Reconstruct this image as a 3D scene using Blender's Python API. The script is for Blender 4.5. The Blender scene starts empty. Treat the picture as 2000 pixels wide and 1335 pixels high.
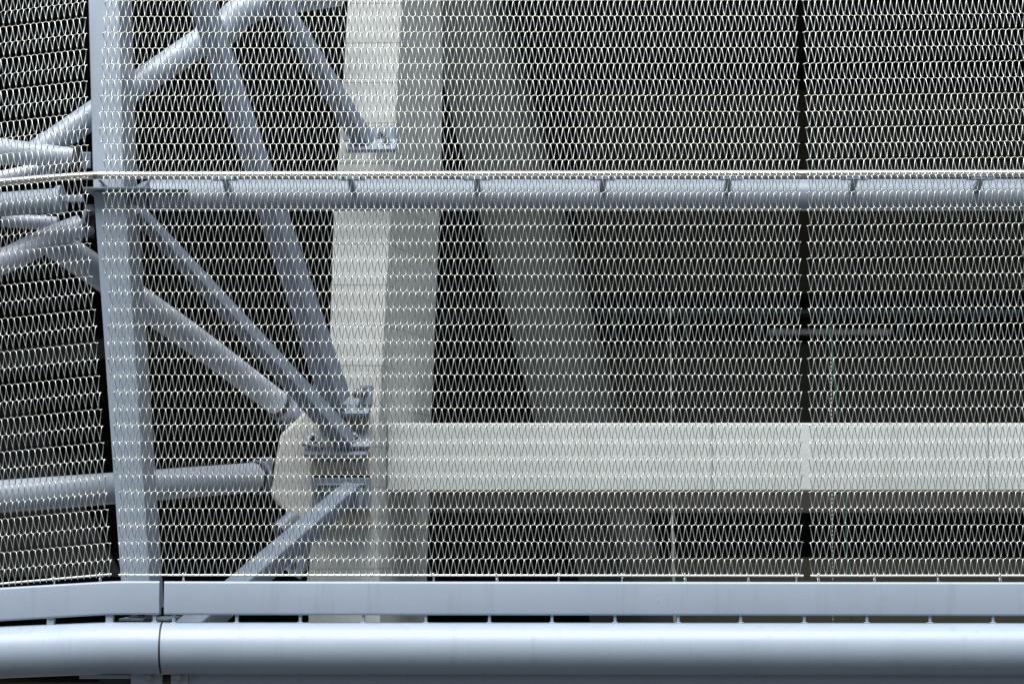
import bpy, bmesh, math, random
from mathutils import Vector, Matrix
random.seed(7)
R = math.radians
S = bpy.context.scene
COL = S.collection

# ------------------------------------------------------------------ camera, sky, sun, exposure
ZC = 2.40                      # height of the picture centre on the mesh plane (ground is z = 0)
DIST = 10.0
LENS = 100.0
YAW, PITCH = 0.3, 4.0
cam = bpy.data.cameras.new('camera')
co = bpy.data.objects.new('camera', cam)
COL.objects.link(co)
cam.lens = LENS
cam.sensor_width = 36.0
cam.clip_start = 0.1
cam.clip_end = 2000
ROT = Matrix.Rotation(R(YAW), 3, 'Z') @ Matrix.Rotation(R(90 + PITCH), 3, 'X')
FWD = ROT @ Vector((0, 0, -1))
CPOS = Vector((0, 0, ZC)) - FWD * DIST
co.location = CPOS
co.rotation_euler = (R(90 + PITCH), 0, R(YAW))
cam.dof.use_dof = True
cam.dof.focus_distance = DIST
cam.dof.aperture_fstop = 5.0
S.camera = co

SUN_EL, SUN_AZ = 64.0, 197.0   # azimuth clockwise from +Y: high light from in front of the screen, facing it nearly square
w = bpy.data.worlds.new('World')
S.world = w
w.use_nodes = True
nt = w.node_tree
nt.nodes.clear()
sky = nt.nodes.new('ShaderNodeTexSky')
sky.sky_type = 'NISHITA'
sky.sun_disc = False
sky.sun_elevation = R(SUN_EL)
sky.sun_rotation = R(SUN_AZ)
sky.air_density = 1.2
sky.dust_density = 2.5
sky.ozone_density = 1.0
bg = nt.nodes.new('ShaderNodeBackground')
bg.inputs['Strength'].default_value = 0.05
out = nt.nodes.new('ShaderNodeOutputWorld')
nt.links.new(sky.outputs[0], bg.inputs[0])
nt.links.new(bg.outputs[0], out.inputs[0])
sl = bpy.data.lights.new('sun', 'SUN')
sl.energy = 3.4
sl.angle = R(50)
sl.color = (1.0, 0.995, 0.95)
so = bpy.data.objects.new('sun', sl)
COL.objects.link(so)
so.location = (4, -20, 30)
sd = Vector((math.sin(R(SUN_AZ)) * math.cos(R(SUN_EL)), math.cos(R(SUN_AZ)) * math.cos(R(SUN_EL)), math.sin(R(SUN_EL))))
so.rotation_euler = sd.to_track_quat('Z', 'Y').to_euler()
S.view_settings.view_transform = 'Standard'
S.view_settings.look = 'None'
S.view_settings.gamma = 1
S.view_settings.exposure = 0.80
S.view_settings.use_curve_mapping = False

LEAN = R(9.5)                  # the mesh above the rail leans back

# ------------------------------------------------------------------ helpers
F = LENS / 36.0 * 2000


def P(px, py, Y):
    """world point at depth Y seen at photo pixel (px, py)"""
    d = ROT @ Vector(((px - 1000) / F, -(py - 667.5) / F, -1))
    t = (Y - CPOS.y) / d.y
    return CPOS + d * t


def U(px, Y=0.0):
    """length of px photo pixels at depth Y"""
    return px / F * (Y - CPOS.y)


def thing(name, label, cat, loc, group=None):
    o = bpy.data.objects.new(name, None)
    o.empty_display_size = 0.05
    COL.objects.link(o)
    o.location = loc
    o['label'] = label
    o['category'] = cat
    if group:
        o['group'] = group
    return o


def wloc(o):
    v = Vector((0, 0, 0))
    while o:
        v += o.location
        o = o.parent
    return v


def mk(name, vf, mat, parent=None, smooth=False, bevel=0.0):
    """one mesh object from world-space (verts, faces)"""
    vs, fs = vf
    off = wloc(parent) if parent else Vector((0, 0, 0))
    me = bpy.data.meshes.new(name)
    me.from_pydata([tuple(Vector(v) - off) for v in vs], [], fs)
    bm = bmesh.new()
    bm.from_mesh(me)
    bmesh.ops.recalc_face_normals(bm, faces=bm.faces)
    if bevel > 0:
        es = [e for e in bm.edges if len(e.link_faces) == 2 and e.calc_face_angle(0) > 0.6]
        bmesh.ops.bevel(bm, geom=es, offset=bevel, segments=2, affect='EDGES', profile=0.5)
    bm.to_mesh(me)
    bm.free()
    me.materials.append(mat)
    if smooth:
        for p in me.polygons:
            p.use_smooth = True
        try:
            me.set_sharp_from_angle(angle=R(38))
        except Exception:
            pass
    o = bpy.data.objects.new(name, me)
    COL.objects.link(o)
    if parent:
        o.parent = parent
    return o


def inst(name, src, parent, loc, rot=None):
    """another object sharing src's mesh; loc is a world point"""
    o = bpy.data.objects.new(name, src if isinstance(src, bpy.types.Mesh) else src.data)
    COL.objects.link(o)
    o.parent = parent
    o.location = Vector(loc) - wloc(parent)
    if rot is not None:
        o.rotation_euler = rot
    return o


def join(*vfs):
    V, Fc = [], []
    for vs, fs in vfs:
        n = len(V)
        V += list(vs)
        Fc += [tuple(i + n for i in f) for f in fs]
    return V, Fc


def tube(path, r, seg=24, caps=True):
    path = [Vector(p) for p in path]
    n = len(path)
    rs = r if isinstance(r, (list, tuple)) else [r] * n
    V, Fc = [], []
    t0 = (path[1] - path[0]).normalized()
    ref = Vector((0, 0, 1)) if abs(t0.z) < 0.9 else Vector((0, 1, 0))
    nrm = (ref - t0 * ref.dot(t0)).normalized()
    for i in range(n):
        if i == 0:
            t = t0
        elif i == n - 1:
            t = (path[i] - path[i - 1]).normalized()
        else:
            t = ((path[i + 1] - path[i]).normalized() + (path[i] - path[i - 1]).normalized()).normalized()
        nrm = (nrm - t * nrm.dot(t)).normalized()
        b = t.cross(nrm)
        for k in range(seg):
            a = 2 * math.pi * k / seg
            V.append(path[i] + (nrm * math.cos(a) + b * math.sin(a)) * rs[i])
    for i in range(n - 1):
        for k in range(seg):
            k2 = (k + 1) % seg
            Fc.append((i * seg + k, i * seg + k2, (i + 1) * seg + k2, (i + 1) * seg + k))
    if caps:
        Fc.append(tuple(range(seg - 1, -1, -1)))
        Fc.append(tuple((n - 1) * seg + k for k in range(seg)))
    return V, Fc


def curve_pts(pts, sub=8):
    """Catmull-Rom through 3-D points"""
    pts = [Vector(p) for p in pts]
    q = [pts[0] * 2 - pts[1]] + pts + [pts[-1] * 2 - pts[-2]]
    res = []
    for i in range(1, len(q) - 2):
        for s in range(sub):
            t = s / sub
            a, b, c, d = q[i - 1], q[i], q[i + 1], q[i + 2]
            res.append(0.5 * ((2 * b) + (c - a) * t + (2 * a - 5 * b + 4 * c - d) * t * t + (3 * b - a - 3 * c + d) * t ** 3))
    res.append(pts[-1])
    return res


def rrect(wd, h, r, seg=5):
    pts = []
    for cx, cy, a0 in ((wd / 2 - r, h / 2 - r, 0), (-wd / 2 + r, h / 2 - r, 90), (-wd / 2 + r, -h / 2 + r, 180), (wd / 2 - r, -h / 2 + r, 270)):
        for k in range(seg + 1):
            a = R(a0 + 90 * k / seg)
            pts.append((cx + r * math.cos(a), cy + r * math.sin(a)))
    return pts


def sweep(path, prof, up=(0, 0, 1)):
    path = [Vector(p) for p in path]
    up = Vector(up)
    m = len(prof)
    V, Fc = [], []
    for i, p in enumerate(path):
        if i == 0:
            t = path[1] - path[0]
        elif i == len(path) - 1:
            t = path[i] - path[i - 1]
        else:
            t = (path[i + 1] - path[i]).normalized() + (path[i] - path[i - 1]).normalized()
        t.normalize()
        side = t.cross(up).normalized()
        u2 = side.cross(t)
        for a, b in prof:
            V.append(p + side * a + u2 * b)
    for i in range(len(path) - 1):
        for k in range(m):
            k2 = (k + 1) % m
            Fc.append((i * m + k, i * m + k2, (i + 1) * m + k2, (i + 1) * m + k))
    Fc.append(tuple(range(m - 1, -1, -1)))
    Fc.append(tuple((len(path) - 1) * m + k for k in range(m)))
    return V, Fc


def box(c, sx, sy, sz):
    c = Vector(c)
    V = [c + Vector((x * sx / 2, y * sy / 2, z * sz / 2)) for z in (-1, 1) for y in (-1, 1) for x in (-1, 1)]
    return V, [(0, 1, 3, 2), (4, 6, 7, 5), (0, 4, 5, 1), (2, 3, 7, 6), (0, 2, 6, 4), (1, 5, 7, 3)]


def boxx(x0, x1, y0, y1, z0, z1):
    return box(((x0 + x1) / 2, (y0 + y1) / 2, (z0 + z1) / 2), x1 - x0, y1 - y0, z1 - z0)


def obox(c, ax, ay, az, sx, sy, sz):
    c = Vector(c)
    V = [c + ax * (x * sx / 2) + ay * (y * sy / 2) + az * (z * sz / 2) for z in (-1, 1) for y in (-1, 1) for x in (-1, 1)]
    return V, [(0, 1, 3, 2), (4, 6, 7, 5), (0, 4, 5, 1), (2, 3, 7, 6), (0, 2, 6, 4), (1, 5, 7, 3)]


def prism(front, back):
    """closed solid from two matching loops"""
    n = len(front)
    V = [Vector(p) for p in front] + [Vector(p) for p in back]
    Fc = [tuple(range(n)), tuple(range(2 * n - 1, n - 1, -1))]
    for k in range(n):
        k2 = (k + 1) % n
        Fc.append((k, k2, n + k2, n + k))
    return V, Fc


def loft(loops, caps=True):
    m = len(loops[0])
    V = [Vector(p) for L in loops for p in L]
    Fc = []
    for i in range(len(loops) - 1):
        for k in range(m):
            k2 = (k + 1) % m
            Fc.append((i * m + k, i * m + k2, (i + 1) * m + k2, (i + 1) * m + k))
    if caps:
        Fc.append(tuple(range(m - 1, -1, -1)))
        Fc.append(tuple((len(loops) - 1) * m + k for k in range(m)))
    return V, Fc


def bolt_vf(c, n, r, h):
    """hexagon head on a washer with a stub of thread, standing along n"""
    c, n = Vector(c), Vector(n).normalized()
    return join(tube([c, c + n * h * 0.25], r * 1.55, 14),
                tube([c + n * h * 0.25, c + n * h], r, 6),
                tube([c + n * h, c + n * h * 1.7], r * 0.55, 8))


# ------------------------------------------------------------------ materials
def new_mat(name):
    m = bpy.data.materials.new(name)
    m.use_nodes = True
    n = m.node_tree.nodes
    return m, m.node_tree, n['Principled BSDF']


def noise(t, scale, detail=6, rough=0.6, vec=None):
    n = t.nodes.new('ShaderNodeTexNoise')
    n.inputs['Scale'].default_value = scale
    n.inputs['Detail'].default_value = detail
    n.inputs['Roughness'].default_value = rough
    if vec:
        t.links.new(vec, n.inputs['Vector'])
    return n


def ramp(t, src, stops):
    r = t.nodes.new('ShaderNodeValToRGB')
    e = r.color_ramp.elements
    while len(e) < len(stops):
        e.new(0.5)
    for el, (p, c) in zip(e, stops):
        el.position = p
        el.color = (*c, 1) if len(c) == 3 else c
    t.links.new(src, r.inputs[0])
    return r


def mixc(t, fac, a, b, mode='MIX'):
    m = t.nodes.new('ShaderNodeMix')
    m.data_type = 'RGBA'
    m.blend_type = mode
    for sock, v in ((m.inputs['Factor'], fac), (m.inputs['A'], a), (m.inputs['B'], b)):
        pass
    for idx, v in ((0, fac), (6, a), (7, b)):
        s = m.inputs[idx]
        if hasattr(v, 'is_output'):
            t.links.new(v, s)
        else:
            s.default_value = v if idx == 0 else (*v, 1)
    return m.outputs[2]


def coords(t, scale=(1, 1, 1)):
    g = t.nodes.new('ShaderNodeNewGeometry')
    mp = t.nodes.new('ShaderNodeMapping')
    mp.inputs['Scale'].default_value = scale
    t.links.new(g.outputs['Position'], mp.inputs['Vector'])
    return mp.outputs[0]


def bump(t, b, src, strength, dist=0.002, prev=None):
    n = t.nodes.new('ShaderNodeBump')
    n.inputs['Strength'].default_value = strength
    n.inputs['Distance'].default_value = dist
    t.links.new(src, n.inputs['Height'])
    if prev:
        t.links.new(prev, n.inputs['Normal'])
    t.links.new(n.outputs[0], b.inputs['Normal'])
    return n.outputs[0]


def paint(name, col, rough=0.36, specks=True):
    m, t, b = new_mat(name)
    v = coords(t)
    n1 = noise(t, 2.3, 5, 0.6, v)
    streak = noise(t, 1.0, 4, 0.65, coords(t, (22, 22, 1.6)))
    dirt = tuple(c * 0.80 for c in col)
    c1 = ramp(t, n1.outputs[0], [(0.35, tuple(c * 0.95 for c in col)), (0.65, tuple(min(1, c * 1.03) for c in col))])
    f = ramp(t, streak.outputs[0], [(0.56, (0, 0, 0)), (0.78, (0.8, 0.8, 0.8))])
    c2 = mixc(t, f.outputs[0], c1.outputs[0], dirt)
    if specks:                                   # chips, dust and dried droplets
        vo = t.nodes.new('ShaderNodeTexVoronoi')
        vo.inputs['Scale'].default_value = 38
        t.links.new(v, vo.inputs['Vector'])
        pick = noise(t, 9, 3, 0.5, v)
        near = ramp(t, vo.outputs['Distance'], [(0.045, (1, 1, 1)), (0.075, (0, 0, 0))])
        sel = ramp(t, pick.outputs[0], [(0.53, (0, 0, 0)), (0.58, (1, 1, 1))])
        mm = mixc(t, 1.0, near.outputs[0], sel.outputs[0], 'MULTIPLY')
        c2 = mixc(t, mm, c2, tuple(min(0.8, c * 1.55) for c in col))
        vo2 = t.nodes.new('ShaderNodeTexVoronoi')
        vo2.inputs['Scale'].default_value = 17
        t.links.new(v, vo2.inputs['Vector'])
        near2 = ramp(t, vo2.outputs['Distance'], [(0.02, (1, 1, 1)), (0.03, (0, 0, 0))])
        c2 = mixc(t, near2.outputs[0], c2, tuple(c * 0.3 for c in col))
    t.links.new(c2, b.inputs['Base Color'])
    rr = ramp(t, n1.outputs[0], [(0.3, (rough - 0.05,) * 3), (0.7, (rough + 0.08,) * 3)])
    t.links.new(rr.outputs[0], b.inputs['Roughness'])
    op = noise(t, 160, 2, 0.5, v)
    lo = noise(t, 14, 3, 0.5, v)
    p = bump(t, b, op.outputs[0], 0.16, 0.0006)
    bump(t, b, lo.outputs[0], 0.28, 0.002, p)
    return m


def metal(name, col, rough, brush=False):
    m, t, b = new_mat(name)
    v = coords(t)
    n = noise(t, 30, 4, 0.6, v)
    c = ramp(t, n.outputs[0], [(0.3, tuple(x * 0.86 for x in col)), (0.7, col)])
    t.links.new(c.outputs[0], b.inputs['Base Color'])
    b.inputs['Metallic'].default_value = 1.0
    rr = ramp(t, n.outputs[0], [(0.3, (rough - 0.04,) * 3), (0.7, (rough + 0.06,) * 3)])
    t.links.new(rr.outputs[0], b.inputs['Roughness'])
    if brush:
        bump(t, b, noise(t, 1, 3, 0.6, coords(t, (25, 700, 700))).outputs[0], 0.10, 0.0005)
    return m


def concrete(name, col, stain=(0.30, 0.27, 0.23), stain_amt=0.5, rough=0.85, rust=0.0, board=0.0):
    m, t, b = new_mat(name)
    v = coords(t)
    big = noise(t, 1.6, 6, 0.62, v)
    fine = noise(t, 45, 5, 0.7, v)
    run = noise(t, 1, 5, 0.65, coords(t, (9, 9, 0.9)))
    c = ramp(t, big.outputs[0], [(0.28, tuple(x * 0.82 for x in col)), (0.5, col), (0.74, tuple(min(1, x * 1.10) for x in col))])
    c1 = mixc(t, 0.25, c.outputs[0], ramp(t, fine.outputs[0], [(0.3, tuple(x * 0.65 for x in col)), (0.6, col)]).outputs[0])
    f = ramp(t, run.outputs[0], [(0.54, (0, 0, 0)), (0.80, (stain_amt,) * 3)])
    c2 = mixc(t, f.outputs[0], c1, stain)
    if rust > 0:
        rn = noise(t, 1, 5, 0.6, coords(t, (5, 5, 13)))
        rf = ramp(t, rn.outputs[0], [(0.545, (0, 0, 0)), (0.64, (rust,) * 3)])
        c2 = mixc(t, rf.outputs[0], c2, (0.36, 0.21, 0.09))
    vo = t.nodes.new('ShaderNodeTexVoronoi')     # air holes
    vo.inputs['Scale'].default_value = 26
    t.links.new(v, vo.inputs['Vector'])
    hole = ramp(t, vo.outputs['Distance'], [(0.06, (1, 1, 1)), (0.11, (0, 0, 0))])
    hs = ramp(t, noise(t, 5, 3, 0.5, v).outputs[0], [(0.52, (0, 0, 0)), (0.6, (0.6, 0.6, 0.6))])
    c2 = mixc(t, mixc(t, 1.0, hole.outputs[0], hs.outputs[0], 'MULTIPLY'), c2, tuple(x * 0.4 for x in col))
    b.inputs['Roughness'].default_value = rough
    p = bump(t, b, fine.outputs[0], 0.35, 0.002)
    if board > 0:                                # marks of the form boards, slightly different in tone
        sep = t.nodes.new('ShaderNodeSeparateXYZ')
        wob = noise(t, 0.8, 2, 0.5, v)
        g2 = t.nodes.new('ShaderNodeNewGeometry')
        t.links.new(g2.outputs['Position'], sep.inputs[0])
        ad = t.nodes.new('ShaderNodeMath'); ad.operation = 'MULTIPLY_ADD'
        t.links.new(wob.outputs[0], ad.inputs[0]); ad.inputs[1].default_value = 0.02
        t.links.new(sep.outputs['Z'], ad.inputs[2])
        dv_ = t.nodes.new('ShaderNodeMath'); dv_.operation = 'DIVIDE'
        t.links.new(ad.outputs[0], dv_.inputs[0]); dv_.inputs[1].default_value = board
        fr2 = t.nodes.new('ShaderNodeMath'); fr2.operation = 'FRACT'
        t.links.new(dv_.outputs[0], fr2.inputs[0])
        fl = t.nodes.new('ShaderNodeMath'); fl.operation = 'FLOOR'
        t.links.new(dv_.outputs[0], fl.inputs[0])
        wn = t.nodes.new('ShaderNodeTexWhiteNoise'); wn.noise_dimensions = '1D'
        t.links.new(fl.outputs[0], wn.inputs['W'])
        tone = ramp(t, wn.outputs['Value'], [(0.0, (0.90, 0.90, 0.89)), (1.0, (1.05, 1.05, 1.05))])
        c2 = mixc(t, 1.0, c2, tone.outputs[0], 'MULTIPLY')
        ln = ramp(t, fr2.outputs[0], [(0.0, (0, 0, 0)), (0.035, (1, 1, 1))])
        c2 = mixc(t, 1.0, c2, mixc(t, ln.outputs[0], (0.87, 0.86, 0.84), (1, 1, 1)), 'MULTIPLY')
        p = bump(t, b, ln.outputs[0], 0.5, 0.003, p)
    t.links.new(c2, b.inputs['Base Color'])
    bump(t, b, big.outputs[0], 0.3, 0.01, p)
    return m


PAINT = paint('blue grey paint', (0.30, 0.36, 0.445), 0.36)
PAINT_SHADED = paint('shaded blue grey paint', (0.22, 0.27, 0.345), 0.38, False)  # same paint made darker: the struts' shade is put into the colour
PAINT_LIT = paint('lit blue grey paint', (0.45, 0.51, 0.60), 0.30, False)  # same paint made lighter: the light on the tubes is put into the colour
WIRE = metal('stainless mesh wire', (0.70, 0.73, 0.70), 0.36)
STAIN = metal('stainless rail tube', (0.80, 0.79, 0.76), 0.24, True)
HEAT = metal('heat tinted weld band', (0.42, 0.32, 0.24), 0.35)
ZINC = metal('zinc bolt', (0.30, 0.32, 0.35), 0.45)
BLACK = paint('black rubber and dark fill', (0.025, 0.027, 0.03), 0.6, False)
CONC = concrete('pale cast concrete', (0.59, 0.63, 0.63), (0.36, 0.36, 0.33), 0.5)
CONC_COL = concrete('pale board marked concrete', (0.60, 0.635, 0.63), (0.40, 0.39, 0.35), 0.5, rust=0.12, board=0.16)
CONC_HEAD = concrete('pale column head concrete', (0.75, 0.755, 0.72), (0.50, 0.48, 0.43), 0.45)
CONC_NODE = concrete('stained concrete head', (0.52, 0.48, 0.41), (0.30, 0.25, 0.19), 0.6, rust=0.85)
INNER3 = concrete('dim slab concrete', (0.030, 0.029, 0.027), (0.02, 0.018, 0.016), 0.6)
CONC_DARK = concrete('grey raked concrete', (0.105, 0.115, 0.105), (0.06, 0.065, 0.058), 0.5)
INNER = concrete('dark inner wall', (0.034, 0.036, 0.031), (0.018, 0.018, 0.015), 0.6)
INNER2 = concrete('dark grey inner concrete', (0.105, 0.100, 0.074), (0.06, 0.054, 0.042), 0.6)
FACADE = concrete('outer wall concrete', (0.34, 0.34, 0.32))
ASPH = concrete('dark asphalt', (0.055, 0.055, 0.055), (0.04, 0.04, 0.04), 0.5, 0.9)
GREEN = paint('green rope fibre', (0.012, 0.11, 0.07), 0.8, False)
TRAYM = paint('teal grey tray', (0.10, 0.15, 0.17), 0.5, False)
GREYP = paint('light grey conduit', (0.60, 0.61, 0.61), 0.5, False)

# ------------------------------------------------------------------ ground
g = mk('ground', ([(-300, -300, 0), (300, -300, 0), (300, 300, 0), (-300, 300, 0)], [(0, 1, 2, 3)]), ASPH)
g['kind'] = 'structure'

# added slope behind the viewer to block low sky; seen only in reflections
BLOCKM = concrete('added sky blocker', (0.10, 0.095, 0.07), (0.07, 0.06, 0.045), 0.6, 0.95)
NA, NR = 72, 6
V, Fc = [], []
hr = random.Random(3)
for i in range(NA + 1):
    a = R(180 + 180 * i / NA)
    top = 17 + 3 * math.sin(i * 0.55) + 2 * math.sin(i * 1.7 + 1) + hr.uniform(-1.2, 1.2)
    for j in range(NR + 1):
        u = j / NR
        rad = 42 + 50 * u + hr.uniform(-1, 1)
        V.append((rad * math.cos(a), rad * math.sin(a) - 4, -0.5 + (top + 0.5) * math.sin(u * math.pi / 2) ** 0.8 + (hr.uniform(-.6, .6) if j else 0)))
for i in range(NA):
    for j in range(NR):
        k = i * (NR + 1) + j
        Fc.append((k, k + 1, k + NR + 2, k + NR + 1))
g = mk('sky_blocker', (V, Fc), BLOCKM)
g['kind'] = 'structure'

# ------------------------------------------------------------------ the dark building behind
YO = 2.3                               # opening plane
ztop = P(1000, -60, YO).z
zbot = P(1000, 1390, YO).z
bl = thing('building', 'dark open storey of concrete building behind the wire mesh screen', 'building', (0, YO, 0))
XL, XR = -9.0, 11.0
mk('upper_wall', boxx(XL, XR, YO, YO + 0.35, ztop, 9.0), FACADE, bl)
mk('lower_wall', boxx(XL, XR, YO, YO + 0.35, 0.0, zbot), FACADE, bl)
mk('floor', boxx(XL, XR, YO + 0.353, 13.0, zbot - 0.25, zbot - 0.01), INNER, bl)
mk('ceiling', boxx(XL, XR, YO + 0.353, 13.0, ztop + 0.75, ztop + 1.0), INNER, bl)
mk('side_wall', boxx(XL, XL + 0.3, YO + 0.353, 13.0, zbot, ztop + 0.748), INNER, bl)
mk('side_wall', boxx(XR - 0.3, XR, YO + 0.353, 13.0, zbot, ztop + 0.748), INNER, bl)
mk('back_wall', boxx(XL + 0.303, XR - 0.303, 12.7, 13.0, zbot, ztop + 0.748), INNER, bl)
bm0 = None
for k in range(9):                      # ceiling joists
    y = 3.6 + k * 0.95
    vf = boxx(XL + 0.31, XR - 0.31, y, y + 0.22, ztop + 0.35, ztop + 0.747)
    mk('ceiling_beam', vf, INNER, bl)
YB = 6.5                                # inner parapet walls of the floor behind
x0 = P(1130, 500, YB).x
mk('spandrel_wall', boxx(x0, XR - 0.31, YB, YB + 0.25, P(1500, 572, YB).z, P(1500, 175, YB).z), INNER2, bl)
mk('parapet_wall', boxx(P(1165, 700, YB).x, XR - 0.31, YB - 0.3, YB - 0.1, P(1500, 822, YB).z - 0.3, P(1500, 672, YB - 0.3).z), INNER2, bl)
for k in range(6):                      # panel joints of the spandrel stand proud as thin ribs
    px = 1290 + k * 130
    c = P(px, 490, YB)
    mk('panel_rib', boxx(c.x - 0.012, c.x + 0.012, YB - 0.015, YB - 0.001, P(px, 568, YB).z, P(px, 180, YB).z), INNER, bl)
zt = P(1400, 962, 2.9).z
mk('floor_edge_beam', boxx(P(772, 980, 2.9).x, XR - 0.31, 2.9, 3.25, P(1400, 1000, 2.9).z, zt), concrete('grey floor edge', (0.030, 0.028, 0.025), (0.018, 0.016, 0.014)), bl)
mk('rear_ledge', boxx(P(1185, 1100, 4.6).x, XR - 0.31, 4.6, 4.8, zbot, P(1500, 1088, 4.6).z), INNER2, bl)
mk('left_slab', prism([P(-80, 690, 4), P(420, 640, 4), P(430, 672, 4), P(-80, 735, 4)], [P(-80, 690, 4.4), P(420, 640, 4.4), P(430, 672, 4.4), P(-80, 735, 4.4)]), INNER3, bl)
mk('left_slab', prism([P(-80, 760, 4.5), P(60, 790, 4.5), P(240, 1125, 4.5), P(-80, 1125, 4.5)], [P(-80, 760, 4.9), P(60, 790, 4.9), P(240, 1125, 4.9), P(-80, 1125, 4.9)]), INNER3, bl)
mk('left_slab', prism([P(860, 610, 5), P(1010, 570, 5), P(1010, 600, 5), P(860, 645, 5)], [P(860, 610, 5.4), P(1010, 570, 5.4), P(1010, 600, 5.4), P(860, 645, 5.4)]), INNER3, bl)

# things inside the dark storey
c = P(1600, 608, 5.6)
tr = thing('cable_tray', 'long dim teal tray running across the dark slot between parapets', 'cable tray', P(1160, 608, 5.6))
mk('tray', boxx(P(1160, 608, 5.6).x, P(2150, 608, 5.6).x, 5.6, 5.9, c.z - U(4, 5.6), c.z + U(4, 5.6)), TRAYM, tr, bevel=0.003)
for k in range(7):
    q = P(1200 + 140 * k, 616, 5.7)
    mk('bracket', boxx(q.x - 0.012, q.x + 0.012, 5.66, 5.72, P(1500, 660, 5.7).z, c.z - U(4.5, 5.6)), TRAYM, tr)
q0, q1 = P(1500, 648, 5.4), P(1740, 648, 5.4)
cd = thing('conduit', 'short pale grey conduit lying over the inner parapet behind mesh gap', 'pipe', q0)
mk('pipe', tube([q0, q1], U(6.5, 5.4), 16), GREYP, cd, True)
for t_ in (0.06, 0.94):
    q = q0.lerp(q1, t_)
    mk('clamp', tube([q - Vector((0.015, 0, 0)), q + Vector((0.015, 0, 0))], U(8, 5.4), 16), GREYP, cd, True)

# raked concrete column: flat left flank, front rounding away to the right
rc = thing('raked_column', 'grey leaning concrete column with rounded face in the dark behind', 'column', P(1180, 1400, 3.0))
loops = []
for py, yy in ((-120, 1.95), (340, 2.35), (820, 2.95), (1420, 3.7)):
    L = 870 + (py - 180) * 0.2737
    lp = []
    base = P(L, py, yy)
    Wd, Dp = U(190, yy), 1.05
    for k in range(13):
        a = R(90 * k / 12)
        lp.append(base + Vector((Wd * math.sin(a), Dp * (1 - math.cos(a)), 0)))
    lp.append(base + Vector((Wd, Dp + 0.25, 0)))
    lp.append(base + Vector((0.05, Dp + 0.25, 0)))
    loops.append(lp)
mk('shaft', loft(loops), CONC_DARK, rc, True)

# ------------------------------------------------------------------ concrete column, head and beam
YC = 1.20
cc = thing('concrete_column', 'pale leaning concrete column where grey steel braces meet', 'column', P(680, 1400, YC))
loops = []
for py, L, A_, Rr in ((-120, 686, 793, 868), (60, 676, 782, 865), (330, 660, 768, 862), (420, 652, 763, 858), (800, 640, 742, 843), (835, 634, 740, 841),
                      (1030, 606, 738, 836), (1240, 602, 743, 831), (1420, 598, 747, 828)):
    loops.append([P(L, py, YC), P(A_, py, YC), P(Rr, py, YC + 0.95), P(Rr, py, YC + 1.05), P(L + 6, py, YC + 1.05)])
mk('shaft', loft(loops), CONC_COL, cc, bevel=0.006)
poly = [(597, 803), (548, 848), (537, 905), (529, 968), (545, 987), (582, 1012), (603, 1034), (724, 1030), (728, 905), (724, 806)]
chY0, chY1 = YC - 0.05, YC + 0.45
mk('column_head', prism([P(x, y, chY0) for x, y in poly], [P(x, y, chY1) for x, y in poly]), CONC_HEAD, cc, bevel=0.012)
# mortar ledges between the seat plates
for y0_, y1_, xa, xb in ((806, 829, 640, 722), (881, 897, 604, 724), (898, 926, 606, 722), (990, 1022, 625, 726)):
    mk('seat_ledge', prism([P(xa, y0_ + 4, chY0 - 0.02), P(xb, y0_, chY0 - 0.02), P(xb, y1_, chY0 - 0.02), P(xa, y1_, chY0 - 0.02)],
                           [P(xa, y0_ + 4, chY0 + 0.02), P(xb, y0_, chY0 + 0.02), P(xb, y1_, chY0 + 0.02), P(xa, y1_, chY0 + 0.02)]), CONC_NODE, cc, bevel=0.004)

for xa, xb, ya, yb, tilt in ((604, 716, 874, 883, 4), (642, 722, 800, 808, 2), (612, 724, 926, 933, 2)):  # black strips painted in as the shade under the seat plates
    mk('plate_shade', prism([P(xa, ya + tilt, chY0 - .035), P(xb, ya, chY0 - .035), P(xb, yb, chY0 - .035), P(xa, yb + tilt, chY0 - .035)],
                          [P(xa, ya + tilt, chY0 + .01), P(xb, ya, chY0 + .01), P(xb, yb, chY0 + .01), P(xa, yb + tilt, chY0 + .01)]), BLACK, cc)

YBm = 1.33
cb = thing('concrete_beam', 'long pale horizontal concrete beam leaving the column to the right', 'beam', P(760, 957, YBm))
za, zb = P(1400, 957.5, YBm).z, P(1400, 825.5, YBm).z
xj = [P(x, 890, YBm).x for x in (757, 1391, 1931, 2500)]
for k in range(3):                       # cast in three lengths, joints recessed
    mk('beam_length', boxx(xj[k] + (0.0015 if k else 0), xj[k + 1] - 0.0015, YBm, YBm + 0.45, za, zb), CONC, cb, bevel=0.005)
mk('joint_filler', boxx(xj[0] + 0.02, xj[3] - 0.02, YBm + 0.012, YBm + 0.43, za + 0.012, zb - 0.012), CONC, cb)

# ------------------------------------------------------------------ tubular braces and square struts
bolt_mesh = mk('bolt_proto', bolt_vf((0, 0, 0), (0, -1, 0), 0.013, 0.016), ZINC)
BOLT = bolt_mesh.data
BOLT.name = 'bolt'
bpy.data.objects.remove(bolt_mesh)


def add_bolt(parent, p, n):
    n = Vector(n).normalized()
    q = Vector((0, -1, 0)).rotation_difference(n)
    return inst('bolt', BOLT, parent, p, q.to_euler())


def plate(parent, c, n, up, sx, sz, th, bolts=(), mat=None, name='end_plate'):
    """plate with centre c, normal n; bolts are (u, v) fractions"""
    c, n, up = Vector(c), Vector(n).normalized(), Vector(up)
    ax = up.cross(n).normalized()
    az = n.cross(ax).normalized()
    o = mk(name, obox(c, ax, n, az, sx, th, sz), mat or PAINT_SHADED, parent, bevel=min(0.003, th * 0.3))
    for u, v in bolts:
        add_bolt(o, c + ax * (u * sx) + az * (v * sz) + n * th / 2, n)
    return o


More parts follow.
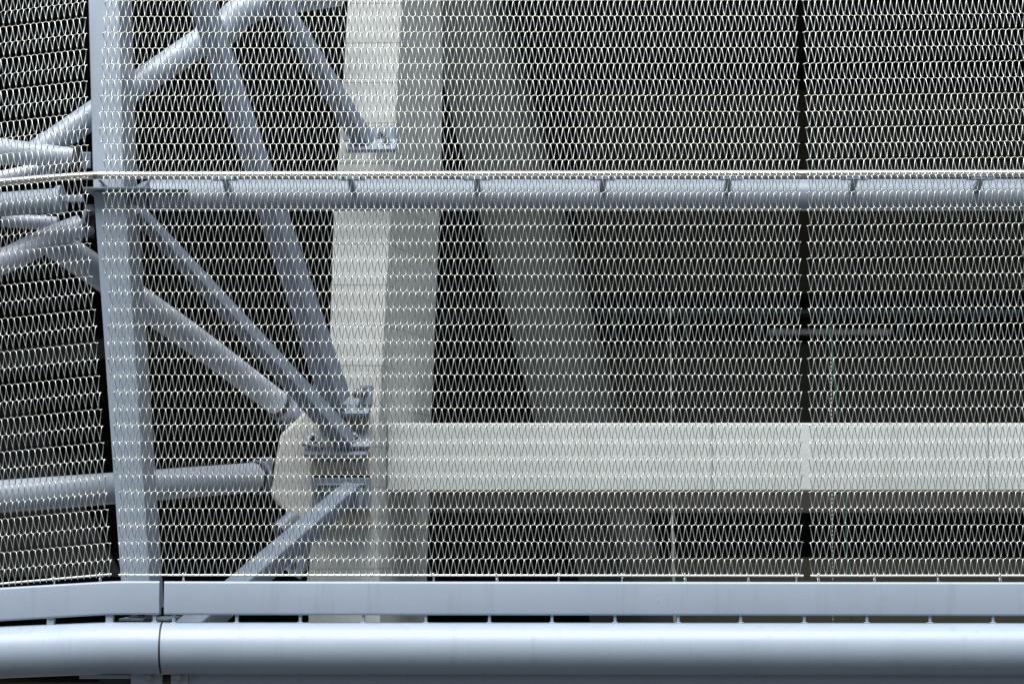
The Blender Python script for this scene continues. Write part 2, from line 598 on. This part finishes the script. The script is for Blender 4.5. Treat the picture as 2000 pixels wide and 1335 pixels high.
def round_brace(label, pts, r, flange=None, group=None, name='tube_brace', mat=None):
    w = [P(*p) for p in pts]
    t = thing(name, label, 'brace', w[0])
    path = curve_pts(w, 8) if len(w) > 2 else w
    n = len(path)
    rs = [U(r[0] + (r[1] - r[0]) * i / (n - 1), (pts[0][2] * (n - 1 - i) + pts[-1][2] * i) / (n - 1)) for i in range(n)]
    mk('tube', tube(path, rs, 32), mat or PAINT_LIT, t, True)
    if flange:
        e, d = path[-1], (path[-1] - path[-2]).normalized()
        mk('collar', tube([e + d * 0.001, e + d * 0.022], rs[-1] * 1.04, 32), BLACK, t, True)
        mk('end_plate', tube([e + d * 0.0225, e + d * 0.036], rs[-1] * 1.18, 32), PAINT_SHADED, t, True)
    return t


def strut(label, p0, p1, w0, w1, roll, sgn=1):
    """square tube from p0 to p1 (px, py, Y); roll turns its broad face away from the viewer"""
    a, b = P(*p0), P(*p1)
    t = thing('square_strut', label, 'brace', a)
    ax = (b - a).normalized()
    v = (CPOS - (a + b) / 2)
    v = (v - ax * v.dot(ax)).normalized()
    s = ax.cross(v).normalized()
    if s.z > 0:
        s = -s
    m = v * math.cos(R(roll)) + s * math.sin(R(roll))
    q = ax.cross(m).normalized()
    loops = []
    for p, wd, Y in ((a, w0, p0[2]), (b, w1, p1[2])):
        pr = rrect(U(wd, Y), U(wd, Y), U(wd, Y) * 0.09, 3)
        loops.append([p + m * x + q * y for x, y in pr])
    mk('tube', loft(loops), PAINT_SHADED, t, True)
    return t, ax, m, q, b


# upper node and its arms
t1 = round_brace('round grey tube rising from the corner post to the upper node', [(65, 303, .40), (440, 50, .80)], (26, 28), mat=PAINT)
mk('node_ball', tube([P(440, 50, .80) + Vector((0, 0, U(z, .80))) for z in (-29, -24, -12, 0, 12, 24, 29)], [U(x, .80) for x in (4, 16, 25, 28, 25, 16, 4)], 24), PAINT, t1, True)
round_brace('thick round tube leaving the upper node at the top edge of the picture', [(432, 66, .80), (468, 26, .82), (525, 4, .88), (660, -18, 1.0)], (31, 31), mat=PAINT)
# left-hand arms
t = round_brace('tapered grey tube coming in from the left above the rail', [(-60, 292, .30), (143, 306, .32)], (31, 17))
plate(t, P(152, 310, .32), (-1, 0, 0.1), (0, 0, 1), .10, U(42, .32), .02, mat=BLACK)
plate(t, P(168, 313, .32), (0, -1, 0), (0, 0, 1), U(20, .3), U(32, .3), .014)
round_brace('slim grey tube half hidden behind the rail at the left edge', [(-60, 362, .50), (130, 318, .52)], (14, 13))
t = round_brace('curved grey tube sweeping up from the left edge below the rail', [(-60, 533, .28), (20, 504, .30), (95, 467, .33), (160, 441, .36)], (27, 23))
plate(t, P(163, 440, .36), (-1, 0, .3), (0, 0, 1), .09, U(62, .36), .014)
plate(t, P(174, 432, .36), (0.3, -1, 0), (0, 0, 1), U(22, .36), U(66, .36), .012, ((0, .3), (0, -.3)), mat=BLACK)
round_brace('short pale tube stub behind the curved tube at left', [(2, 429, .62), (110, 437, .66)], (14, 14))
# big diagonal
t = round_brace('round grey diagonal tube running down right to the concrete head', [(95, 466, .42), (285, 597, .78), (404, 682, 1.05), (541, 786, 1.36)], (31, 25), True)
e, d = P(556, 797, 1.40), (P(545, 787, 1.36) - P(95, 449, .42)).normalized()
plate(t, e + d * 0.055, -d, (0, 0, 1), .12, U(62, 1.0), .016, ((.3, .35), (-.3, .35), (.3, -.35), (-.3, -.35)), name='wall_plate')
# lower horizontal
t = round_brace('round grey horizontal tube low on the left ending at concrete head', [(-60, 973, .35), (220, 953, .70), (494, 932, 1.33)], (32, 29), True)
d = Vector((1, .4, 0)).normalized()
plate(t, P(520, 928, 1.38), (-0.8, -0.6, 0), (0, 0, 1), U(36, 1.0), U(74, 1.0), .016, ((0, .32), (0, .12), (0, -.12), (0, -.32)), name='wall_plate')

# square struts
s1, ax, m, q, b = strut('long dark square strut crossing behind the rail down to column', (379, -40, .30), (657, 782, 1.06), 38, 45, 37)
plate(s1, P(672, 797, 1.09), (-.05, -.55, 1), (0, 0, 1), U(105, 1.0), U(60, 1.0), .018, ((.33, -.1), (-.36, -.1)))
plate(s1, P(715, 772, 1.08), (-.9, -.8, .1), (0, 0, 1), U(34, 1.0), U(40, 1.0), .014, ((0, .1),), name='gusset_plate')
plate(s1, P(612, 770, 1.08), (.5, -.9, .1), (.35, 0, 1), U(10, 1.0), U(44, 1.0), .014, name='gusset_plate')
add_bolt(s1, P(697, 768, 1.06), (-.3, -1, .2))
s2, ax, m, q, b = strut('short square strut at top reaching the upper column bracket', (512, -45, .52), (712, 278, 1.08), 31, 34, 38)
plate(s2, P(727, 285, 1.06), (-.05, -.6, 1), (0, 0, 1), U(98, 1.0), U(50, 1.0), .018, ((.3, 0), (-.36, 0)))
plate(s2, P(748, 262, 1.14), (-.3, -1, .15), (0, 0, 1), U(52, 1.0), U(36, 1.0), .016, ((-.05, 0),), name='gusset_plate')
plate(s2, P(682, 262, 1.14), (.1, -1, .1), (0, 0, 1), U(24, 1.0), U(30, 1.0), .014, name='gusset_plate')
s3, ax, m, q, b = strut('slender square strut dropping from the rail corner to middle bracket', (268, 412, .40), (676, 860, 1.08), 24, 36, 44)
plate(s3, P(690, 857, 1.09), (0, -1, .75), (0, 0, 1), U(68, 1.0), U(44, 1.0), .016, ((.05, 0),))
plate(s3, P(612, 857, 1.09), (0, -1, .75), (.2, 0, 1), U(36, 1.0), U(40, 1.0), .016, ((0, -.05),))
plate(s3, P(656, 882, 1.08), (0, -.5, 1), (0, 0, 1), U(124, 1.0), U(34, 1.0), .014, name='seat_plate')
s4, ax, m, q, b = strut('stout square strut running down left from lowest bracket to pipe', (688, 958, 1.07), (338, 1262, .16), 35, 52, 45)
plate(s4, P(667, 962, 1.10), (0, -1, -.12), (0, 0, 1), U(116, 1.0), U(60, 1.0), .018, ((.30, -.05), (-.38, .1)))
plate(s4, P(667, 948, 1.06), (0, -1, .4), (0, 0, 1), U(92, 1.0), U(4, 1.0), .03, name='rib')
plate(s4, P(699, 975, 1.04), (-.9, -.5, 0), (0, 0, 1), .06, U(42, 1.0), .012, name='rib')

# a lower foot of another brace under the head
fb = thing('brace_foot', 'round grey hinge foot with bolts below the concrete head', 'bracket', P(575, 1090, .9))
mk('collar', tube([P(545, 1036, .98), P(575, 1010, 1.02)], U(17, 1.0), 24), PAINT_SHADED, fb, True)
mk('bearing', tube([P(538, 1040, .98), P(546, 1034, .98)], U(20, 1.0), 24), BLACK, fb, True)
plate(fb, P(574, 1100, .93), (-.2, -1, .2), (.6, 0, 1), U(56, .9), U(40, .9), .016, ((0, 0),))
plate(fb, P(592, 1066, 1.0), (-1, -.6, 0), (.4, 0, 1), .10, U(42, .9), .016, ((.2, 0), (-.2, 0)), name='wall_plate')

# ------------------------------------------------------------------ corner post
zr = P(1000, 341, 0.0).z
TL = math.tan(LEAN)


def PL(px, py, Y):
    """point on the upper, backward leaning plane that starts at depth Y at rail height"""
    y = Y
    for _ in range(12):
        p = P(px, py, y)
        y = Y + max(0, p.z - zr) * TL
    return P(px, py, y)


DPO = 0.35
cp = thing('corner_post', 'tall blue grey steel box post tilted at the screen corner', 'post', P(285, 1260, .10))
fr = [PL(171, -60, .10), PL(231, -60, .10), PL(242, 369, .10), PL(182, 369, .10)]
mk('upper_shaft', prism(fr, [p + Vector((0, DPO, 0)) for p in fr]), PAINT, cp, bevel=0.004)
fr = [P(182.5, 373, .10), P(244, 373, .10), P(296, 1190, .10), P(240, 1190, .10)]
mk('lower_shaft', prism(fr, [p + Vector((0, DPO, 0)) for p in fr]), PAINT, cp, bevel=0.004)
mk('joint_plate', boxx(P(176, 370, .2).x, P(305, 370, .2).x, .035, .34, P(200, 372.6, .1).z, P(200, 369.4, .1).z), PAINT, cp, bevel=0.001)
gz0, gz1 = P(190, 352, .05).z, P(190, 369, .05).z
gx = P(192, 360, .06).x
mk('gusset', prism([(gx, .042, gz0), (gx, .098, gz0), (gx + 0.03, .098, gz1), (gx + 0.03, .06, gz1)],
                   [(gx + .012, .042, gz0), (gx + .012, .098, gz0), (gx + .042, .098, gz1), (gx + .042, .06, gz1)]), PAINT, cp)
bp = mk('base_plate', boxx(P(232, 1208, .1).x, P(330, 1208, .1).x, .095, .44, P(280, 1212, .1).z, P(280, 1207, .1).z), PAINT, cp, bevel=0.001)
add_bolt(bp, P(291, 1206.5, .10), (0, -.2, 1))
add_bolt(bp, P(262, 1206.5, .12), (0, -.2, 1))

# left-hand direction: turns back 7 degrees and drops
def LP(px, py, Y, px0=200):
    """like P but Y grows to the left of px0 along the turned bay"""
    return P(px, py, Y + max(0, px0 - px) * 0.0018 * math.tan(R(7)))


# ------------------------------------------------------------------ pipe beam at mid height and stainless rail
mp = thing('pipe_beam', 'horizontal grey pipe beam behind the stainless rail on the right', 'pipe', P(290, 381, .2))
pA, pB = P(296, 381.5, .20), P(2150, 380.5, .20)
rp = U(31, .2)
mk('pipe', tube([pA, pB], rp, 40), PAINT, mp, True)
mk('end_cone', tube([P(264, 383, .24), P(284, 382, .21), pA], [rp * .55, rp * .9, rp], 40), PAINT, mp, True)
mk('strip_plate', boxx(P(238, 370, .1).x, P(365, 370, .1).x, .10, .15, P(300, 370.2, .1).z, P(300, 368.6, .1).z), PAINT, mp, bevel=.001)
gz0, gz1 = P(1000, 351.5, .03).z, P(1000, 376, .16).z
gus = None
for k in range(7):
    px = 442 + 245 * k
    x = P(px, 360, .08).x
    if gus is None:
        h, l = gz0, gz1
        vf = prism([(-.011, .03, h), (-.011, .205, h), (-.011, .175, l), (-.011, .13, l)], [(.011, .03, h), (.011, .205, h), (.011, .175, l), (.011, .13, l)])
        vf = ([Vector(v) + Vector((x, 0, 0)) for v in vf[0]], vf[1])
        gus = mk('gusset', vf, PAINT, mp, bevel=.002)
        tab = mk('tab_plate', boxx(x - .047, x + .047, .012, .06, gz0 + .001, gz0 + .007), PAINT, mp)
        gx0 = x
    else:
        inst('gusset', gus, mp, wloc(mp) + Vector((x - gx0, 0, 0)))
        inst('tab_plate', tab, mp, wloc(mp) + Vector((x - gx0, 0, 0)))
ml = thing('pipe_beam', 'short grey pipe beam sloping down left of the corner post', 'pipe', LP(112, 390, .2))
a, b = LP(112, 391, .2), LP(-450, 434, .2)
mk('pipe', tube([a, b], U(24, .2), 40), PAINT, ml, True)
d = (a - b).normalized()
mk('flange', tube([a + d * .001, a + d * .02], U(29, .2), 32), PAINT, ml, True)
plate(ml, LP(142, 388, .2), (0, -1, 0), (0, 0, 1), U(44, .2), U(14, .2), .02, name='link_plate')

rl = thing('stainless_rail', 'thin stainless tube rail carrying the mesh just below upper third', 'rail', P(190, 342, .027))
rr_ = U(7.6)
path = curve_pts([LP(-450, 403, .027), LP(-70, 364, .027), LP(0, 356, .027), LP(90, 348, .027), P(160, 343.5, .027), P(182, 342.5, .027)], 6)
mk('tube', tube(path, rr_, 28), STAIN, rl, True)
mk('weld_band', tube([P(182.2, 342.5, .027), P(186, 342.4, .027), P(190, 342.3, .027)], [rr_ * 1.0, rr_ * 1.06, rr_ * 1.0], 28), HEAT, rl, True)
mk('tube', tube([P(190.2, 342.3, .027), P(2150, 338.2, .027)], rr_, 28), STAIN, rl, True)
for k in range(7):                       # clip screws on the rail over every gusset
    for dx in (-17, 17):
        p = P(442 + 245 * k + dx, 346.5, .012)
        mk('screw', tube([p, p + Vector((0, -.005, -.003))], .0035, 8), BLACK, rl)

# ------------------------------------------------------------------ wire mesh panels
PIT = 0.02256                            # spiral pitch
RW = 0.00160                             # wire radius
zk0 = P(1500, 1123.5, 0).z
zk24 = P(1500, 343.5, 0).z
ROW = (zk24 - zk0) / 24
DEP = 0.0078
UPS = 1.018                              # the upper sheet is stretched a little looser


def row_pos(k):
    """(Y, z) of cross-rod line k"""
    if k <= 24:
        return 0.0, zk0 + k * ROW
    s = (k - 24) * ROW * UPS
    return s * math.sin(LEAN), zk24 + s * math.cos(LEAN)


def sweep_wire(pts, r, seg=5):
    return tube(pts, r, seg)


_cache = {}


def spiral_mesh(turns, hand, half=False):
    """flattened helix from x = 0 to turns*PIT, crests at z=+H/2 and bends at z=-H/2"""
    key = ('s', turns, hand)
    if key in _cache:
        return _cache[key]
    H = ROW - 0.0018
    pts = []
    n = 9
    for kk in range(turns * 2):
        for i in range(n):
            t = math.pi * i / n
            fr_ = 0.82 * (1 - math.cos(t)) / 2 + 0.18 * t / math.pi
            x = (kk + fr_) * PIT / 2
            sg = 1 if kk % 2 == 0 else -1
            z = sg * math.cos(t) * H / 2
            y = -hand * sg * DEP * math.sin(t)
            pts.append(Vector((x, y, z)))
    pts.append(Vector((turns * PIT, 0, H / 2)))
    pts.append(Vector((turns * PIT + 0.0035, hand * 0.001, H / 2 + 0.0005)))
    V, Fc = sweep_wire(pts, RW)
    me = bpy.data.meshes.new('spiral_wire')
    me.from_pydata([tuple(v) for v in V], [], Fc)
    me.materials.append(WIRE)
    for p in me.polygons:
        p.use_smooth = True
    _cache[key] = me
    return me


def rod_mesh(turns):
    """crimped cross rod: dips at the crests below it, rises in the bends above it"""
    key = ('r', turns)
    if key in _cache:
        return _cache[key]
    pts = []
    n = 8
    for i in range(turns * n + 1):
        u = i / n
        c_ = math.cos(2 * math.pi * u)
        c_ = math.copysign(abs(c_) ** 0.8, c_)
        pts.append(Vector((u * PIT, 0.0, -0.0022 * c_)))
    pts = [Vector((-0.004, 0, -0.0016))] + pts + [Vector((turns * PIT + 0.005, 0, -0.0012))]
    V, Fc = sweep_wire(pts, RW * 0.74)
    me = bpy.data.meshes.new('cross_rod')
    me.from_pydata([tuple(v) for v in V], [], Fc)
    me.materials.append(WIRE)
    for p in me.polygons:
        p.use_smooth = True
    _cache[key] = me
    return me


# small hook that ties the bottom rod to the bar
hp = [(0.004, -0.004, -0.020), (0.003, -0.005, -0.010), (0.0, -0.0055, 0.0), (-0.001, -0.003, 0.0065), (0.0, 0.003, 0.0075), (0.001, 0.006, 0.001),
      (0.0015, 0.005, -0.006), (0.0, 0.0, -0.012), (-0.001, -0.001, -0.0215)]
V, Fc = tube(curve_pts(hp, 4), 0.0021, 7)
HOOK = bpy.data.meshes.new('hook')
HOOK.from_pydata([tuple(v) for v in V], [], Fc)
HOOK.materials.append(WIRE)
for p in HOOK.polygons:
    p.use_smooth = True


def add_row(t, k, x_left, turns, y, z, lean, rz, ry, hand):
    """spiral of row k hanging from rod line k+1 down to rod line k, plus the rod on its upper line"""
    jit = random.uniform(-.0012, .0012)
    # rotation: lean about X first, then in-plane slope, then plan turn
    M = Matrix.Rotation(rz, 4, 'Z') @ Matrix.Rotation(ry, 4, 'Y') @ Matrix.Rotation(-lean, 4, 'X')
    e = M.to_euler()
    up = M.to_3x3() @ Vector((0, 0, 1))
    dirx = M.to_3x3() @ Vector((1, 0, 0))
    base = Vector((x_left, y, z))
    f_ = UPS if k >= 24 else 1.0
    o = inst('spiral_wire', spiral_mesh(turns, hand), t, base + up * (ROW * f_ / 2) + dirx * jit, e)
    o.scale.z = f_
    inst('cross_rod', rod_mesh(turns), t, base + up * ROW * f_ + dirx * jit, e)


NROW = 36
# middle panel
mid = thing('mesh_panel', 'wide middle panel of woven steel spiral mesh between post and gap', 'wire mesh', P(232, 1123, 0))
xr_mid = P(1567.5, 1100, 0).x
for k in range(NROW):
    pyk = 1108 - k * 32.5
    miss = (1 if pyk > 265 else 0) + (1 if pyk > 548 else 0) + (1 if pyk > 735 else 0) + (1 if pyk > 945 else 0)
    turns = 110 - miss
    y, z = row_pos(k)
    lean = LEAN if k >= 24 else 0
    add_row(mid, k, xr_mid - turns * PIT + max(0, k - 24) * .0005 + random.uniform(-.0015, .0015), turns, y, z, lean, R(random.uniform(-.02, .02)), R(random.uniform(-.02, .02)), 1 if k % 2 else -1)
a, b = P(232, 1122, 0), P(1569, 1123.5, 0)
mk('bottom_rod', tube([a, b], .0036, 12), WIRE, mid, True)
for px in (245, 358, 480, 602, 725, 847, 970, 1091, 1215, 1337, 1461, 1555):
    inst('hook', HOOK, mid, a.lerp(b, (px - 232) / (1569 - 232)), (0, 0, R(random.uniform(-35, 35))))
# right panel
rt = thing('mesh_panel', 'right panel of woven steel spiral mesh beyond the narrow dark gap', 'wire mesh', P(1583, 1123, 0))
xl_rt = P(1582, 1100, 0).x
for k in range(NROW):
    y, z = row_pos(k)
    lean = LEAN if k >= 24 else 0
    slope = -R(0.62) * min(1, (k + 2) / 24)
    add_row(rt, k, xl_rt + random.uniform(-.001, .001), 44, y, z, lean, 0, slope, 1 if k % 2 else -1)
a, b = P(1583, 1123.5, 0), P(2150, 1123, 0)
mk('bottom_rod', tube([a, b], .0036, 12), WIRE, rt, True)
for px in (1597, 1707, 1831, 1952, 2074):
    inst('hook', HOOK, rt, a.lerp(b, (px - 1583) / (2150 - 1583)), (0, 0, R(random.uniform(-35, 35))))
# left panel, turned back and dropping facing it nearly square
lf = thing('mesh_panel', 'narrow left panel of woven spiral mesh sloping beside corner post', 'wire mesh', P(217, 1122, 0))
EDGE = [(-60, 167), (0, 167.5), (190, 170), (376, 173), (410, 175), (540, 179), (640, 188), (720, 193), (830, 200), (960, 209), (1090, 217), (1130, 219)]


def edge_px(py):
    for (y0_, x0_), (y1_, x1_) in zip(EDGE, EDGE[1:]):
        if y0_ <= py <= y1_:
            return x0_ + (x1_ - x0_) * (py - y0_) / (y1_ - y0_)
    return EDGE[0][1] if py < 0 else EDGE[-1][1]


PL_ = PIT
for k in range(NROW):
    y, z = row_pos(k)
    lean = LEAN if k >= 24 else 0
    pyk = 1121 - k * 32.5 if k < 24 else 341 - (k - 24) * 31.3
    xe = P(edge_px(pyk), pyk, y).x
    turns = 45
    rz, ry = -R(7), -R(5.1)
    dx = Matrix.Rotation(rz, 3, 'Z') @ Matrix.Rotation(ry, 3, 'Y') @ Vector((1, 0, 0))
    st = Vector((xe, y, z - .003)) - dx * (turns * PL_)
    add_row(lf, k, st.x, turns, st.y, st.z, lean, rz, ry, 1 if k % 2 else -1)
a, b = LP(-345, 1168.5, 0), P(218, 1120.5, 0)
mk('bottom_rod', tube([a, b], .0036, 12), WIRE, lf, True)
for px in (107, 195):
    inst('hook', HOOK, lf, a.lerp(b, (px + 345) / 563), (0, 0, R(random.uniform(-35, 35))))

# ------------------------------------------------------------------ bottom edge beams: bar, standoffs and big pipe
RP = U(50.5)
BW, BH = .060, U(65)
er = thing('edge_beam', 'long blue grey edge beam of flat bar over thick pipe', 'beam', P(322, 1265, 0))
mk('bar', sweep([P(322.5, 1167, 0), P(2150, 1169, 0)], rrect(BW, BH, .0085)), PAINT, er, True)
mk('pipe', tube([P(319, 1265, 0), P(2150, 1266.5, 0)], RP, 72), PAINT, er, True)
so_ = None
for i, px in enumerate((340, 463, 587, 710, 832, 956, 1078, 1201, 1324, 1446, 1570, 1692, 1815, 1938, 2061)):
    c = P(px, 1208, 0)
    if so_ is None:
        so_ = mk('standoff', join(box(c, .010, .038, U(22)), box(c + Vector((0, 0, -U(8.3))), .022, .046, U(5))), PAINT, er, bevel=.0015)
        c0 = c
    else:
        inst('standoff', so_, er, wloc(er) + c - c0)
dv = []
for i in range(420):                      # drops hanging along the underside seam of the pipe
    px = 322 + (2050 - 322) * (i + random.random()) / 420
    c = P(px, 1311.5 + random.uniform(-2.5, .8), -.028)
    r_ = random.choice((.0007, .0009, .0012, .0017))
    dv.append(tube([c + Vector((0, 0, r_)), c + Vector((0, 0, r_ * .4)), c - Vector((0, 0, r_ * .5)), c - Vector((0, 0, r_ * 1.3))], [r_ * .3, r_, r_, r_ * .2], 6))
o = mk('water_drops', join(*dv), ZINC, er, True)
o['kind'] = 'stuff'
el = thing('edge_beam', 'short left edge beam bending down away from the joint', 'beam', P(311, 1265, 0))
path = curve_pts([LP(-450, 1207.5, 0, 235), LP(-80, 1184.5, 0, 235), LP(0, 1179.5, 0, 235), LP(110, 1173, 0, 235), LP(205, 1167.6, 0, 235), P(240, 1166.6, 0), P(275, 1166.5, 0), P(313, 1166.5, 0)], 6)
mk('bar', sweep(path, rrect(BW, BH, .0085)), PAINT, el, True)
path = curve_pts([LP(-450, 1300, 0, 235), LP(-80, 1278, 0, 235), LP(0, 1273, 0, 235), LP(110, 1268.5, 0, 235), LP(205, 1265, 0, 235), P(250, 1264.6, 0), P(314.8, 1264.8, 0)], 6)
mk('pipe', tube(path, RP, 72), PAINT, el, True)
mk('inner_sleeve', tube([P(300, 1265, 0), P(335, 1265, 0)], RP * .955, 64), BLACK, el, True)
for px, wd, yy in ((100, .026, 1214), (215, .026, 1208.5), (303, .012, 1206.5)):
    c = LP(px, yy, 0, 235)
    mk('standoff', join(box(c, wd, .038, U(22)), box(c + Vector((0, 0, -U(8.3))), wd + .010, .046, U(5))), PAINT, el, bevel=.0015)

lc = thing('lower_channel', 'dark shaded steel channel running under the thick bottom pipe', 'channel', P(340, 1340, 0))
mk('web', boxx(P(338, 1340, .03).x, P(2150, 1340, .03).x, .03, .05, P(1000, 1420, .03).z, P(1000, 1309, .03).z), PAINT, lc, bevel=.002)
lb = thing('joint_bracket', 'bolted bracket plates under the joint of the bottom pipe', 'bracket', P(290, 1340, 0))
o = mk('plate', boxx(P(253, 1340, 0).x, P(314, 1340, 0).x, .03, .045, P(280, 1400, 0).z, P(280, 1311, 0).z), PAINT, lb, bevel=.002)
add_bolt(o, P(293, 1321, .03), (0, -1, 0))
o = mk('plate', boxx(P(333, 1340, 0).x, P(366, 1340, 0).x, .010, .025, P(350, 1400, 0).z, P(350, 1311, 0).z), PAINT, lb, bevel=.002)
add_bolt(o, P(351, 1322, .01), (0, -1, 0))
mk('plate', boxx(P(150, 1340, 0).x, P(252, 1340, 0).x, .05, .065, P(280, 1326, 0).z, P(280, 1318, 0).z), PAINT, lb, bevel=.002)
mk('recess_dark', boxx(P(188, 1340, 0).x, P(252, 1340, 0).x, .07, .085, P(280, 1400, 0).z, P(280, 1328, 0).z), BLACK, lb)  # black sheet standing in for the shade of the recess

# ------------------------------------------------------------------ cables and ropes
hw = thing('hanging_cable', 'thin pale steel cable with slim tensioner hanging right of centre', 'cable', P(1318, 1260, .75))
mk('cable', tube([P(1309, 590, 2.05), P(1311, 800, 2.05), P(1312, 985, 2.05)], .0015, 8), GREYP, hw, True)
mk('tensioner', tube([P(1312, 986, 2.05), P(1313, 1004, 2.05), P(1315, 1100, 2.05), P(1319, 1250, 2.05)], [.0015, .0045, .0065, .0065], 10), GREYP, hw, True)
rpx = curve_pts([P(1622, 640, 2.1), P(1630, 740, 2.1), P(1640, 860, 2.1), P(1650, 992, 2.1), P(1655, 1090, 2.1), P(1665, 1240, 2.1)], 8)
gr = thing('rope', 'thin green rope hanging down behind the right mesh panel', 'rope', rpx[-1])
mk('strand', tube(rpx, .0026, 8), GREEN, gr, True)
ch = thing('chain', 'fine pale bead chain hanging beside the green rope', 'chain', P(1627, 1240, 2.12))
vs = []
for i in range(70):
    p = P(1623 + 4 * i / 69, 700 + 540 * i / 69, 2.12)
    vs.append(tube([p + Vector((0, 0, .006)), p + Vector((0, 0, .003)), p - Vector((0, 0, .003)), p - Vector((0, 0, .006))], [.0008, .0023, .0023, .0008], 6))
mk('beads', join(*vs), GREYP, ch, True)
